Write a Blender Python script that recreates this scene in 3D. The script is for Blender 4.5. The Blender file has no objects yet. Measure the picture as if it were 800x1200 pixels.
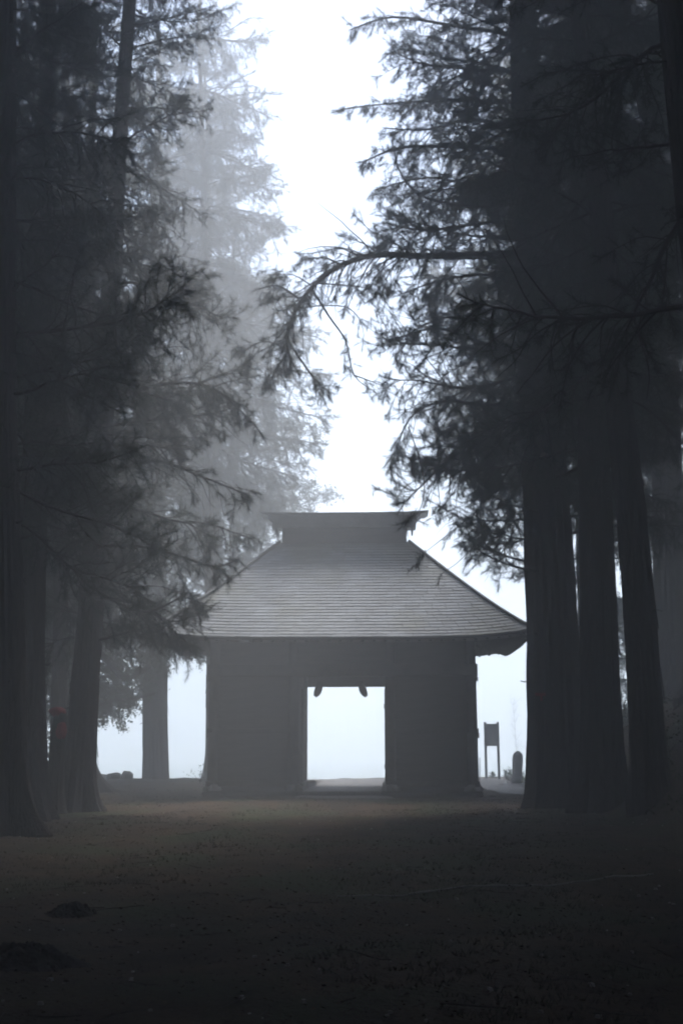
import bpy, math, random
import numpy as np
from mathutils import Vector, Matrix

R = math.radians
sc = bpy.context.scene
COL = sc.collection

# ------------------------------------------------------------------ camera
F_PX, PITCH, YAW = 1300.0, math.atan(267 / 1300.0), math.atan(52 / 1300.0)
EYE = Vector((0, 0, 1.5))
cam_d = bpy.data.cameras.new('camera')
cam_d.sensor_fit = 'VERTICAL'; cam_d.sensor_height = 36.0; cam_d.lens = 36.0 * F_PX / 1200.0
cam_d.clip_start = 0.05; cam_d.clip_end = 2000
cam = bpy.data.objects.new('camera', cam_d); COL.objects.link(cam)
cam.location = EYE; cam.rotation_euler = (math.pi / 2 + PITCH, 0, YAW)
sc.camera = cam
FWD = Vector((-math.sin(YAW) * math.cos(PITCH), math.cos(YAW) * math.cos(PITCH), math.sin(PITCH)))
RGT = Vector((math.cos(YAW), math.sin(YAW), 0)); UPV = RGT.cross(FWD)

def at(px, py, Y):
    d = FWD + RGT * ((px - 400) / F_PX) - UPV * ((py - 600) / F_PX)
    return EYE + d * (Y / d.y)

# ------------------------------------------------------------------ light
SUN_EL, SUN_AZ = R(64), R(18)          # sun stands beyond the gate, veiled by the fog
SKY_STRENGTH, SUN_STRENGTH, EXPOSURE = 0.15, 3.6, 1.68
world = bpy.data.worlds.new('World'); sc.world = world; world.use_nodes = True
nt = world.node_tree; nt.nodes.clear()
sky = nt.nodes.new('ShaderNodeTexSky'); sky.sky_type = 'NISHITA'; sky.sun_disc = False
sky.sun_elevation = SUN_EL; sky.sun_rotation = SUN_AZ
sky.air_density = 1.0; sky.dust_density = 1.2; sky.ozone_density = 1.0
bg = nt.nodes.new('ShaderNodeBackground'); bg.inputs[1].default_value = SKY_STRENGTH
wo = nt.nodes.new('ShaderNodeOutputWorld')
nt.links.new(sky.outputs[0], bg.inputs[0]); nt.links.new(bg.outputs[0], wo.inputs[0])
sun_d = bpy.data.lights.new('sun', 'SUN'); sun_d.energy = SUN_STRENGTH; sun_d.angle = R(22); sun_d.color = (1, .985, .965)
sun = bpy.data.objects.new('sun', sun_d); COL.objects.link(sun)
_sd = Vector((math.sin(SUN_AZ) * math.cos(SUN_EL), math.cos(SUN_AZ) * math.cos(SUN_EL), math.sin(SUN_EL)))
sun.rotation_euler = _sd.to_track_quat('Z', 'Y').to_euler()
sun.location = (0, 60, 80)
sc.view_settings.view_transform = 'Standard'; sc.view_settings.look = 'None'
sc.view_settings.exposure = EXPOSURE; sc.view_settings.gamma = 1
sc.render.engine = 'CYCLES'
cy = sc.cycles
cy.max_bounces = 10; cy.diffuse_bounces = 2; cy.glossy_bounces = 2; cy.volume_bounces = 8; cy.transmission_bounces = 2
cy.use_denoising = True; cy.pixel_filter_type = 'BLACKMAN_HARRIS'; cy.filter_width = 2.0
cy.sample_clamp_indirect = 4.0

HAZE_DENSITY, HAZE_G = 0.0185, 0.33

# ------------------------------------------------------------------ materials
def new_mat(name):
    m = bpy.data.materials.new(name); m.use_nodes = True
    n = m.node_tree; b = n.nodes['Principled BSDF']
    return m, n, b

def lk(n, a, b): n.links.new(a, b)

def noisy(name, c1, c2, scale=4, rough=.9, bump=.3, bscale=30, stretch=(1, 1, 1), spec=.2, c3=None, s3=.7, bdist=.02, island=0.0):
    m, n, b = new_mat(name)
    tc = n.nodes.new('ShaderNodeTexCoord'); mp = n.nodes.new('ShaderNodeMapping'); mp.inputs['Scale'].default_value = stretch
    lk(n, tc.outputs['Object'], mp.inputs[0])
    t = n.nodes.new('ShaderNodeTexNoise'); t.inputs['Scale'].default_value = scale; t.inputs['Detail'].default_value = 6; t.inputs['Roughness'].default_value = .65
    lk(n, mp.outputs[0], t.inputs[0])
    r = n.nodes.new('ShaderNodeValToRGB'); r.color_ramp.elements[0].position = .35; r.color_ramp.elements[1].position = .65
    r.color_ramp.elements[0].color = (*c1, 1); r.color_ramp.elements[1].color = (*c2, 1)
    lk(n, t.outputs[0], r.inputs[0]); col = r.outputs[0]
    if c3:
        t3 = n.nodes.new('ShaderNodeTexNoise'); t3.inputs['Scale'].default_value = s3; t3.inputs['Detail'].default_value = 4
        lk(n, tc.outputs['Object'], t3.inputs[0])
        r3 = n.nodes.new('ShaderNodeValToRGB'); r3.color_ramp.elements[0].position = .48; r3.color_ramp.elements[1].position = .62
        lk(n, t3.outputs[0], r3.inputs[0])
        mx = n.nodes.new('ShaderNodeMixRGB'); mx.inputs[2].default_value = (*c3, 1)
        lk(n, r3.outputs[0], mx.inputs[0]); lk(n, col, mx.inputs[1]); col = mx.outputs[0]
    if island:
        g = n.nodes.new('ShaderNodeNewGeometry'); mr = n.nodes.new('ShaderNodeMapRange')
        mr.inputs[3].default_value = 1 - island; mr.inputs[4].default_value = 1 + island
        lk(n, g.outputs['Random Per Island'], mr.inputs[0])
        mu = n.nodes.new('ShaderNodeVectorMath'); mu.operation = 'SCALE'
        lk(n, col, mu.inputs[0]); lk(n, mr.outputs[0], mu.inputs['Scale']); col = mu.outputs[0]
    lk(n, col, b.inputs['Base Color'])
    b.inputs['Roughness'].default_value = rough; b.inputs['Specular IOR Level'].default_value = spec
    if bump:
        t2 = n.nodes.new('ShaderNodeTexNoise'); t2.inputs['Scale'].default_value = bscale; t2.inputs['Detail'].default_value = 5
        lk(n, mp.outputs[0], t2.inputs[0])
        bp = n.nodes.new('ShaderNodeBump'); bp.inputs['Strength'].default_value = bump; bp.inputs['Distance'].default_value = bdist
        lk(n, t2.outputs[0], bp.inputs['Height']); lk(n, bp.outputs[0], b.inputs['Normal'])
    return m

M = {}
M['bark'] = noisy('cedar_bark', (.035, .026, .022), (.085, .065, .055), 5, .95, 1.0, 14, (6, 6, .5), .1, bdist=.05)
M['twig'] = noisy('twig_bark', (.04, .03, .026), (.07, .055, .045), 8, .9, .3, 30)
M['red_twig'] = noisy('withered_twig', (.09, .035, .035), (.14, .06, .055), 8, .8, .2, 30)
M['needle'] = noisy('cedar_needles', (.03, .048, .028), (.055, .08, .045), 1.2, .7, 0, spec=.15)
M['dead_needle'] = noisy('withered_needles', (.07, .045, .035), (.1, .065, .05), 3, .8, 0)
M['leaf'] = noisy('broad_leaves', (.045, .075, .035), (.08, .12, .055), 1.2, .65, 0, spec=.2)
M['ground'] = noisy('forest_floor', (.024, .0145, .0070), (.074, .047, .024), 1.3, .95, 1, 22, (1, 1, 1), .1, (.036, .042, .017), .55, .04)
M['field'] = noisy('field_grass', (.07, .09, .045), (.10, .12, .06), .2, .95, .3, 8)
M['path'] = noisy('trodden_path', (.13, .12, .11), (.22, .20, .185), 3, .8, .5, 20, spec=.3)
M['stone'] = noisy('weathered_stone', (.22, .22, .215), (.36, .36, .35), 5, .85, .5, 25, (1, 1, 1), .3, (.08, .1, .06), 2.0)
M['dark_stone'] = noisy('mossy_dark_stone', (.05, .05, .048), (.09, .09, .085), 5, .9, .6, 25)
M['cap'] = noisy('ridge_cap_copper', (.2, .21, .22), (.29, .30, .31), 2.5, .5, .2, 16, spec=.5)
M['soil'] = noisy('loose_soil', (.009, .007, .006), (.02, .015, .012), 6, 1, 1, 30, bdist=.03)
M['wood'] = noisy('old_timber', (.05, .042, .036), (.10, .085, .072), 3, .85, .4, 18, (1, 1, 1), .2, island=.15)
M['plank'] = noisy('weathered_planks', (.055, .046, .04), (.105, .09, .078), 3, .9, .5, 20, (.4, 1, 4), .2)
M['soffit'] = noisy('eave_boards', (.12, .10, .085), (.2, .17, .15), 3, .8, .3, 20, (1, 1, 1), .2)
M['roof'] = noisy('roof_shingles', (.16, .175, .2), (.235, .255, .285), 1.6, .6, .35, 22, (1, 1, 1), .45, (.17, .18, .165), .5, island=.22)
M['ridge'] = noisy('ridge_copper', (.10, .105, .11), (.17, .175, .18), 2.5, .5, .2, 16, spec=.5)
M['board'] = noisy('notice_board', (.24, .24, .24), (.33, .33, .32), 3, .7, .2, 20)
M['litter'] = noisy('leaf_litter', (.028, .016, .009), (.075, .046, .025), 3, .9, 0, island=.45)
M['grass'] = noisy('low_grass', (.02, .028, .013), (.04, .05, .024), 3, .9, 0, island=.3)
M['pebble'] = noisy('pale_pebbles', (.2, .19, .18), (.36, .35, .33), 8, .8, .3, 30, island=.3)
M['red'] = noisy('red_cloth', (.28, .02, .02), (.42, .04, .035), 6, .9, .4, 40)
M['cut'] = noisy('pale_cut_wood', (.3, .25, .2), (.45, .38, .3), 8, .8, .3, 30)
M['moss'] = noisy('moss', (.03, .045, .018), (.06, .085, .03), 5, 1, .6, 40, island=.3)

# ------------------------------------------------------------------ mesh helpers
class MB:
    def __init__(s): s.v = []; s.f = []; s.m = []
    def add(s, vs, fs, mi=0):
        o = len(s.v); s.v.extend([tuple(p) for p in vs]); s.f.extend([tuple(i + o for i in f) for f in fs]); s.m.extend([mi] * len(fs))
    def box(s, c, d, rz=0, taper=1.0, mi=0, rot=None):
        hx, hy, hz = d[0] / 2, d[1] / 2, d[2] / 2
        vs = [Vector((x * (taper if z > 0 else 1), y * (taper if z > 0 else 1), z)) for z in (-hz, hz) for x, y in ((-hx, -hy), (hx, -hy), (hx, hy), (-hx, hy))]
        mat = rot if rot else Matrix.Rotation(rz, 3, 'Z')
        vs = [mat @ v + Vector(c) for v in vs]
        s.add(vs, [(3, 2, 1, 0), (4, 5, 6, 7), (0, 1, 5, 4), (1, 2, 6, 5), (2, 3, 7, 6), (3, 0, 4, 7)], mi)
    def bevbox(s, c, d, b=.01, mi=0, rz=0):
        # box with chamfered vertical and top edges
        hx, hy, hz = d[0] / 2, d[1] / 2, d[2] / 2
        mat = Matrix.Rotation(rz, 3, 'Z'); vs = []
        for z, k in ((-hz, b), (-hz + b, 0), (hz - b, 0), (hz, b)):
            for x, y in ((-hx + b, -hy), (hx - b, -hy), (hx, -hy + b), (hx, hy - b), (hx - b, hy), (-hx + b, hy), (-hx, hy - b), (-hx, -hy + b)):
                sx = (abs(x) - k) / abs(x) if abs(x) > k else 0; sy = (abs(y) - k) / abs(y) if abs(y) > k else 0
                vs.append(mat @ Vector((x * sx, y * sy, z)) + Vector(c))
        fs = [tuple(range(7, -1, -1)), tuple(range(24, 32))]
        for r in range(3):
            for i in range(8):
                j = (i + 1) % 8; fs.append((r * 8 + i, r * 8 + j, r * 8 + 8 + j, r * 8 + 8 + i))
        s.add(vs, fs, mi)
    def tube(s, pts, rad, n=4, mi=0, cap=False):
        pts = [Vector(p) for p in pts]; vs = []; k = len(pts)
        ref = Vector((0.13, 0.21, 1)) if abs((pts[-1] - pts[0]).normalized().z) < .9 else Vector((1, .1, 0))
        for i, p in enumerate(pts):
            t = (pts[min(i + 1, k - 1)] - pts[max(i - 1, 0)])
            if t.length < 1e-9: t = Vector((0, 0, 1))
            t.normalize(); a = t.cross(ref)
            if a.length < 1e-6: a = t.orthogonal()
            a.normalize(); b = t.cross(a); r = rad[i]
            for q in range(n):
                an = 2 * math.pi * q / n; vs.append(p + a * (math.cos(an) * r) + b * (math.sin(an) * r))
        fs = [(i * n + q, i * n + (q + 1) % n, (i + 1) * n + (q + 1) % n, (i + 1) * n + q) for i in range(k - 1) for q in range(n)]
        if cap: fs += [tuple(range(n - 1, -1, -1)), tuple((k - 1) * n + q for q in range(n))]
        s.add(vs, fs, mi)
    def mesh(s, name, mats, smooth=False):
        me = bpy.data.meshes.new(name); me.from_pydata(s.v, [], s.f)
        for m in mats: me.materials.append(m)
        me.polygons.foreach_set('material_index', s.m)
        if smooth: me.polygons.foreach_set('use_smooth', [True] * len(s.f))
        me.update(); return me
    def build(s, name, mat, parent=None, smooth=False, loc=None):
        return link(name, s.mesh(name, mat if isinstance(mat, (list, tuple)) else [mat], smooth), parent, loc)

def link(name, data, parent=None, loc=None):
    o = bpy.data.objects.new(name, data); COL.objects.link(o)
    if parent: o.parent = parent
    if loc is not None: o.location = loc
    return o

def tag(o, label=None, cat=None, group=None, kind=None):
    if label: o['label'] = label
    if cat: o['category'] = cat
    if group: o['group'] = group
    if kind: o['kind'] = kind
    return o

def sstep(a, b, x):
    t = min(1, max(0, (x - a) / (b - a))); return t * t * (3 - 2 * t)

from mathutils import noise as mn
def nz(x, y, z=0): return mn.noise(Vector((x, y, z)))

# ------------------------------------------------------------------ ground
RIM = 45.5
def gz(x, y):
    rim = RIM + 1.2 * nz(x * .12, 3.1) + .5 * nz(x * .6, 7.7)
    z = .10 * nz(x * .18, y * .18, 5) + .055 * nz(x * .9, y * .9, 2) + .026 * nz(x * 3.1, y * 3.1, 9)
    gate = sstep(3.0, 6.5, math.hypot(max(0, abs(x + 1.2) - 3.4), max(0, abs(y - 33) - 2.4)) + 3) 
    z *= .25 + .75 * gate
    drop = sstep(rim, rim + 10, y)
    z -= 3.4 * drop
    z += 2.5 * sstep(4.2, 7.3, x - .04 * (y - 24)) * sstep(10, 19, y) * (1 - sstep(38, 46, y))   # bank on the right
    z += 1.2 * sstep(10, 18, -x) * (1 - drop)
    return z

def axis(lo, hi, a, b, fine, grow=1.22):
    v = list(np.arange(a, b, fine)); s = fine; x = b
    while x < hi: v.append(x); s *= grow; x += s
    v.append(hi); s = fine; x = a - fine
    while x > lo: v.insert(0, x); s *= grow; x -= s
    v.insert(0, lo); return v

g = MB()
xs = axis(-240, 240, -9, 9, .17); ys = axis(-70, 240, 4, 48, .17)
nx, ny = len(xs), len(ys)
g.v = [(x, y, gz(x, y)) for y in ys for x in xs]
for j in range(ny - 1):
    for i in range(nx - 1):
        a = j * nx + i; g.f.append((a, a + 1, a + 1 + nx, a + nx)); g.m.append(1 if ys[j] > 50 else 0)
gr = g.build('ground', [M['ground'], M['field']], smooth=True); tag(gr, 'dark forest floor of soil, moss and leaf litter', kind='structure')

def path_strip(name, pts, w, label):
    b = MB(); n = len(pts); rows = []
    fine = []
    for i in range(n - 1):
        for k in range(12): t = k / 12; fine.append(tuple(pts[i][q] * (1 - t) + pts[i + 1][q] * t for q in (0, 1)) + (w[i] * (1 - t) + w[i + 1] * t,))
    fine.append((*pts[-1], w[-1]))
    K = 12
    for x, y, ww in fine:
        e1 = .25 * nz(x * 1.3, y * 1.3, 4); e2 = .25 * nz(x * 1.3 + 9, y * 1.3, 4)
        for k in range(K + 1):
            xx = x - ww / 2 + e1 + (ww + e2 - e1) * k / K; edge = 1 if 0 < k < K else 0
            b.v.append((xx, y, gz(xx, y) + (.022 if edge else -.012)))
    for j in range(len(fine) - 1):
        for k in range(K): a = j * (K + 1) + k; b.f.append((a, a + 1, a + K + 2, a + K + 1)); b.m.append(0)
    o = b.build(name, M['path'], smooth=True); return tag(o, label, kind='structure')
gx = at(401, 930, 31).x
path_strip('path', [(gx + .1, 29.2), (gx + .1, 37), (gx, 45)], [2.6, 2.6, 3.2], 'pale trodden path running through the gate')
path_strip('side_path', [(3.6, 32), (3.7, 36), (3.9, 44.5)], [1.0, 1.3, 1.4], 'pale path passing right of the gate')

# ------------------------------------------------------------------ temple gate
YF, YB = 31.0, 34.6
XC = gx
WH = (at(560, 900, YF).x - at(243, 900, YF).x) / 2
XC = (at(560, 900, YF).x + at(243, 900, YF).x) / 2
EY0, EY1 = YF - 1.45, YB + 1.45
YR = (EY0 + EY1) / 2
ZE = at(400, 747, EY0).z
ZR = at(400, 634, YR - .35).z
EH = WH + 1.42
RH = 1.93
OL, OR = at(349, 870, YF).x, at(452, 870, YF).x          # opening
ZL = at(400, 805, YB).z                                   # lintel underside
gate = link('temple_gate', None, None, (XC, YF, 0))
tag(gate, 'dark wooden temple gate with a hipped shingle roof and an open passage in the middle', 'gate')
def gp(name, mb, mat, parent=gate, smooth=False, base=None):
    # mesh given in world coordinates, parented to the gate
    o = mb.build(name, mat, parent, smooth)
    o.location = -Vector(gate.location)
    return o
def sub(name, mb, mat, parent):
    return mb.build(name, mat, parent)

# base slab
b = MB(); b.bevbox((XC, (YF + YB) / 2, .03), (2 * WH + .22, YB - YF + .4, .2), .04); gp('stone_base', b, M['dark_stone'])
WT = ZE + .42        # top of the walls, hidden behind the eaves
pill_x = [XC - WH + .13, OL - .13, OR + .13, XC + WH - .13]
for yy in (YF + .13, YB - .13):
    for i, px in enumerate(pill_x):
        b = MB(); b.tube([(px, yy, .3), (px, yy, WT)], [.15, .14], 12, cap=True); p = gp('pillar', b, M['wood'], smooth=True)
        s_ = MB(); s_.tube([(px, yy, .14), (px, yy, .24), (px, yy, .31)], [.27, .25, .19], 10, cap=True); sub('post_stone', s_, M['stone'], p)
# plank walls: front, back, outer sides and passage sides
rnd = random.Random(3)
plank_n = 14; YR_ = (YF + YB) / 2
ph = (WT - .35 - .25) / plank_n
def wall_planks(x0, x1, y, axis_x=True):
    bk = MB(); zz = (.25 + WT) / 2; inn = .035 if (y < YR_ if axis_x else y < XC) else -.035
    if axis_x: bk.box(((x0 + x1) / 2, y + inn, zz), (abs(x1 - x0) + .02, .02, WT - .3))
    else: bk.box((y + inn, (x0 + x1) / 2, zz), (.02, abs(x1 - x0) + .02, WT - .3))
    gp('wall_lining', bk, M['plank'])
    c0 = None
    L = abs(x1 - x0)
    me = MB()
    (me.box((0, 0, 0), (L, .035, ph - .012)) if axis_x else me.box((0, 0, 0), (.035, L, ph - .012)))
    data = me.mesh('plank', [M['plank']])
    for k in range(plank_n):
        o = link('plank', data, gate)
        z = .37 + ph * (k + .5)
        j = rnd.uniform(-.008, .008)
        w = Vector(((x0 + x1) / 2, y + j, z)) if axis_x else Vector((y + j, (x0 + x1) / 2, z))
        o.location = w - Vector(gate.location)
for yy in (YF + .13, YB - .13):
    wall_planks(pill_x[0] + .12, pill_x[1] - .12, yy); wall_planks(pill_x[2] + .12, pill_x[3] - .12, yy)
for xx in (pill_x[0], pill_x[1], pill_x[2], pill_x[3]):
    wall_planks(YF + .27, YB - .27, xx, False)
# beams across each bay, head beams, sill beams
for yy, s in ((YF, -1), (YB, 1)):
    for z0, h, nm in ((.33, .16, 'sill_beam'), (1.75, .12, 'rail')):
        for xa, xb in ((XC - WH - .04, OL - .02), (OR + .02, XC + WH + .04)):
            b = MB(); b.bevbox(((xa + xb) / 2, yy - .07 * s, z0), (xb - xa, .12, h), .012); gp(nm, b, M['wood'])
    zl = ZL if s > 0 else ZL + .12
    b = MB(); b.bevbox((XC, yy + .01 * s, zl + .17), (2 * WH + .08, .2, .34), .015); gp('lintel', b, M['wood'])
    b = MB(); b.bevbox((XC, yy + .01 * s, WT - .14), (2 * WH + .5, .2, .26), .015); gp('head_beam', b, M['wood'])
    # upper wall above the passage
    b = MB(); b.box(((OL + OR) / 2, yy - .13 * s, (zl + .3 + WT) / 2), (OR - OL + .1, .05, WT - zl - .3)); gp('upper_panel', b, M['plank'])
    # bracket blocks below the eaves
    for i in range(7):
        bx = XC - WH + .13 + i * (2 * WH - .26) / 6
        b = MB(); b.box((bx, yy + .22 * s, WT - .30), (.16, .42, .12)); b.box((bx, yy + .36 * s, WT - .17), (.46, .15, .13)); b.box((bx, yy + .36 * s, WT - .31), (.2, .17, .13), taper=1.25)
        gp('bracket', b, M['wood'])
for xx, s in ((XC - WH, -1), (XC + WH, 1)):
    for z0, h, nm in ((.33, .15, 'sill_beam'), (1.75, .11, 'rail'), (ZL + .17, .26, 'tie_beam'), (WT - .14, .24, 'head_beam')):
        b = MB(); b.bevbox((xx - .045 * s, (YF + YB) / 2, z0), (.12, YB - YF + .3, h), .012); gp(nm, b, M['wood'])
    for yy, sy in ((YF + .13, -1), (YB - .13, 1)):      # beam noses poking out at the corners
        b = MB(); b.tube([(xx, yy, WT - .16), (xx + .30 * s, yy, WT - .17), (xx + .40 * s, yy, WT - .23), (xx + .44 * s, yy, WT - .31)], [.11, .1, .08, .04], 8, cap=True)
        gp('beam_nose', b, M['wood'])
        b = MB(); b.bevbox((xx + .035 * s, yy, ZL + .05), (.06, .1, .12), .01); gp('beam_nose', b, M['wood'])
        b = MB(); b.bevbox((xx + .03 * s, yy, 1.62), (.06, .1, .14), .01); gp('beam_nose', b, M['wood'])
# ceiling over the passage
b = MB(); b.box((XC, (YF + YB) / 2, ZL + .42), (2 * WH - .3, YB - YF - .3, .05)); gp('ceiling', b, M['plank'])
for k in range(4):
    yy = YF + .75 + k * .72
    b = MB(); b.bevbox(((OL + OR) / 2, yy, ZL + .33), (OR - OL + .1, .12, .12), .01); gp('ceiling_joist', b, M['wood'])
# door leaves folded back against the passage walls
for xx, s in ((OL + .01, 1), (OR - .005, -1)):
    wdt = .05 if s > 0 else .03
    d = MB(); d.bevbox((xx + s * wdt / 2, YF + 1.55, .34 + (ZL - .5) / 2), (wdt, 1.15, ZL - .5), .008); dd = gp('door', d, M['wood'])
    for zz in (.75, ZL - .65):
        h = MB(); h.bevbox((xx + s * (wdt + .008), YF + 1.55, zz), (.02, 1.05, .1), .004); sub('door_batten', h, M['wood'], dd)
b = MB(); b.bevbox(((OL + OR) / 2, (YF + YB) / 2, .10), (OR - OL - .3, YB - YF + .7, .09), .02); gp('floor_slab', b, M['path'])
# two curved carved tongues hanging below the rear lintel
for pxa, sgn in ((375.5, -1), (422.5, 1)):
    t0 = at(pxa, 801, YB); p = []
    for k in range(7):
        t = k / 6; p.append((t0.x + sgn * (.02 + .15 * t * t), YB - .02, t0.z + .06 - .46 * t))
    b = MB(); b.tube(p, [.10, .10, .105, .115, .115, .095, .05], 8, cap=True); gp('carved_tongue', b, M['wood'], smooth=True)
b = MB(); b.bevbox((OL + .16, YB - .25, .20), (.28, .34, .2), .03); gp('door_stone', b, M['stone'])

# roof surface
def roofpt(side, s, v, off=0.0):
    # side 0 front, 1 right, 2 back, 3 left; s in -1..1 along the eave, v 0 eave .. 1 ridge
    hx = EH + (RH - EH) * v; hy = (EY1 - EY0) / 2 * (1 - v) + .16 * v
    prof = .98 * v + .02 * v * v
    z = ZE + (ZR - ZE) * prof + .22 * abs(s) ** 5 * (1 - v) ** 4
    if side == 0: p = Vector((XC + s * hx, YR - hy, z)); nrm = Vector((0, -.68, .73))
    elif side == 2: p = Vector((XC - s * hx, YR + hy, z)); nrm = Vector((0, .68, .73))
    elif side == 1: p = Vector((XC + hx, YR + s * hy, z)); nrm = Vector((.68, 0, .73))
    else: p = Vector((XC - hx, YR - s * hy, z)); nrm = Vector((-.68, 0, .73))
    return p + nrm * off
deck = MB(); SN, VN = 24, 12
for side in range(4):
    for off, flip in ((-.03, 0), (-.17, 1)):
        o = len(deck.v)
        for j in range(VN + 1):
            for i in range(SN + 1): deck.v.append(tuple(roofpt(side, -1 + 2 * i / SN, j / VN, off) + (Vector((0, 0, .0)))))
        for j in range(VN):
            for i in range(SN):
                a = o + j * (SN + 1) + i; f = (a, a + 1, a + SN + 2, a + SN + 1); deck.f.append(f[::-1] if flip else f); deck.m.append(0)
gp('roof_deck', deck, M['soffit'])
# thick layered eave edge
for side in range(4):
    for lay in range(3):
        e = MB(); n = 28
        for i in range(n + 1):
            s = -1 + 2 * i / n
            p0 = roofpt(side, s * (1 - .004 * lay), .012 * lay); 
            inn = roofpt(side, s * .985, .05)
            dz = .035 - .052 * lay
            a = p0 + Vector((0, 0, dz)); c = p0 + Vector((0, 0, dz - .048)); q = Vector((inn.x, inn.y, a.z)); q2 = Vector((inn.x, inn.y, c.z))
            e.v += [tuple(a), tuple(c), tuple(q2), tuple(q)]
        for i in range(n):
            for k in range(4):
                a = i * 4 + k; bq = i * 4 + (k + 1) % 4; e.f.append((a, a + 4, bq + 4, bq)); e.m.append(0)
        e.f += [(0, 1, 2, 3), (n * 4 + 3, n * 4 + 2, n * 4 + 1, n * 4)]; e.m += [0, 0]
        gp('eave_board', e, M['ridge'] if lay == 0 else M['wood'])
# shingles, course by course
NC = 33; rs = random.Random(11)
for side in range(4):
    sh = MB()
    for c in range(NC):
        v0, v1 = c / NC, (c + 1.25) / NC
        v1 = min(v1, 1.0)
        hw = (EH + (RH - EH) * v0) if side in (0, 2) else ((EY1 - EY0) / 2 * (1 - v0) + .16 * v0)
        n = max(3, int(2 * hw / .36)); ph0 = rs.random() * .8
        cuts = [-1.0] + [(-1 + 2 * (k + ph0) / n) for k in range(n + 1) if -1 + .012 < -1 + 2 * (k + ph0) / n < 1 - .012] + [1.0]
        for k in range(len(cuts) - 1):
            a, bb = cuts[k], cuts[k + 1]; gpw = .0012
            lift = .018 + rs.uniform(-.002, .003); tl = .004
            j = rs.uniform(-.0012, .0012)
            q = [roofpt(side, a + gpw, v0 + j, lift), roofpt(side, bb - gpw, v0 + j, lift), roofpt(side, bb - gpw, v1, tl), roofpt(side, a + gpw, v1, tl),
                 roofpt(side, a + gpw, v0 + j, 0), roofpt(side, bb - gpw, v0 + j, 0)]
            sh.add(q, [(0, 1, 2, 3), (4, 5, 1, 0), (4, 0, 3), (1, 5, 2)])
    o = gp('roof_shingles', sh, M['roof']); tag(o, kind='stuff')
# hip ridges
for sx in (-1, 1):
    for sy in (-1, 1):
        pts = []
        for k in range(13):
            v = k / 12
            side = 0 if sy < 0 else 2; s = sx if side == 0 else -sx
            pts.append(roofpt(side, s, v, .03))
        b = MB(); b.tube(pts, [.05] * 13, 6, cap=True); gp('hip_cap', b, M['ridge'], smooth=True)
        # hip rafter with a nose under the corner
        cnr = Vector((XC + sx * (EH - .16), YR + sy * ((EY1 - EY0) / 2 - .16), ZE + .16)); inn = Vector((XC + sx * (WH - .3), YR + sy * ((YB - YF) / 2 - .3), ZE + .55))
        dr = (cnr - inn); L = dr.length; rot = dr.to_track_quat('X', 'Z').to_matrix()
        b = MB(); b.box((cnr + inn) / 2 + Vector((0, 0, -.05)), (L, .12, .14), rot=rot)
        gp('hip_rafter', b, M['wood'])
# rafters
def rafter(p_out, p_in, data_cache={}):
    d = p_out - p_in; L = d.length
    key = round(L, 2)
    if key not in data_cache:
        m_ = MB(); m_.box((0, 0, 0), (L, .075, .09)); data_cache[key] = m_.mesh('rafter', [M['wood']])
    o = link('rafter', data_cache[key], gate)
    o.rotation_euler = d.to_track_quat('X', 'Z').to_euler(); o.location = (p_out + p_in) / 2 - Vector(gate.location)
NR = 33
for k in range(NR):
    x = XC - EH + .3 + k * (2 * EH - .6) / (NR - 1); fx = (x - XC) / EH
    lift = .2 * abs(fx) ** 5
    run = min(1.6, max(.35, (EH - abs(x - XC)) * 1.0)) if abs(x - XC) > WH else 1.6
    for ye, s in ((EY0, 1), (EY1, -1)):
        po = Vector((x, ye + .14 * s, ZE - .10 + lift)); pi_ = Vector((x, ye + (.14 + run) * s, ZE - .10 + lift + run * .42)); rafter(po, pi_)
NR2 = 21
for k in range(NR2):
    y = EY0 + .3 + k * (EY1 - EY0 - .6) / (NR2 - 1); fy = (y - YR) / ((EY1 - EY0) / 2); lift = .2 * abs(fy) ** 5
    dd_ = (EY1 - EY0) / 2 - abs(y - YR); run = min(1.6, max(.35, dd_))
    for xe, s in ((XC - EH, 1), (XC + EH, -1)):
        po = Vector((xe + .14 * s, y, ZE - .10 + lift)); pi_ = Vector((xe + (.14 + run) * s, y, ZE - .10 + lift + run * .42)); rafter(po, pi_)
# box ridge with stacked, upswept caps
zb0 = ZR - .08
z1 = at(400, 617, YR - .2).z; z2 = at(400, 602.5, YR - .2).z
b = MB(); b.bevbox((XC, YR, (zb0 + z1) / 2), (2 * 1.86, .46, z1 - zb0), .02); rbx = gp('ridge_box', b, M['plank'])
def ridge_cap(name, half, zb, zt, depth, up, slant=0, curve=1.0):
    e = MB(); n = 32
    for i in range(n + 1):
        s = -1 + 2 * i / n; u = up * abs(s) ** 4 * curve
        xt = XC + s * half; xb_ = XC + s * (half - slant)
        for (yy, zz, xx) in ((-depth / 2, zt, xt), (-depth / 2 + .05, zb, xb_), (depth / 2 - .05, zb, xb_), (depth / 2, zt, xt)):
            e.v.append((xx, YR + yy, zz + u))
    for i in range(n):
        for k in range(4):
            a = i * 4 + k; c = i * 4 + (k + 1) % 4; e.f.append((a, a + 4, c + 4, c)); e.m.append(0)
    e.f += [(0, 1, 2, 3), (n * 4 + 3, n * 4 + 2, n * 4 + 1, n * 4)]; e.m += [0, 0]
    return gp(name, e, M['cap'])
hm = (z2 - z1)
ridge_cap('ridge_trim', 2.14, z1 - .05, z1 + .10, .72, .01)
ridge_cap('ridge_cap', 2.30, z1 + .103, z2 - .07, .74, .02, .2)
ridge_cap('ridge_capping', 2.52, z2 - .068, z2, .98, .045, .10)
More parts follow.
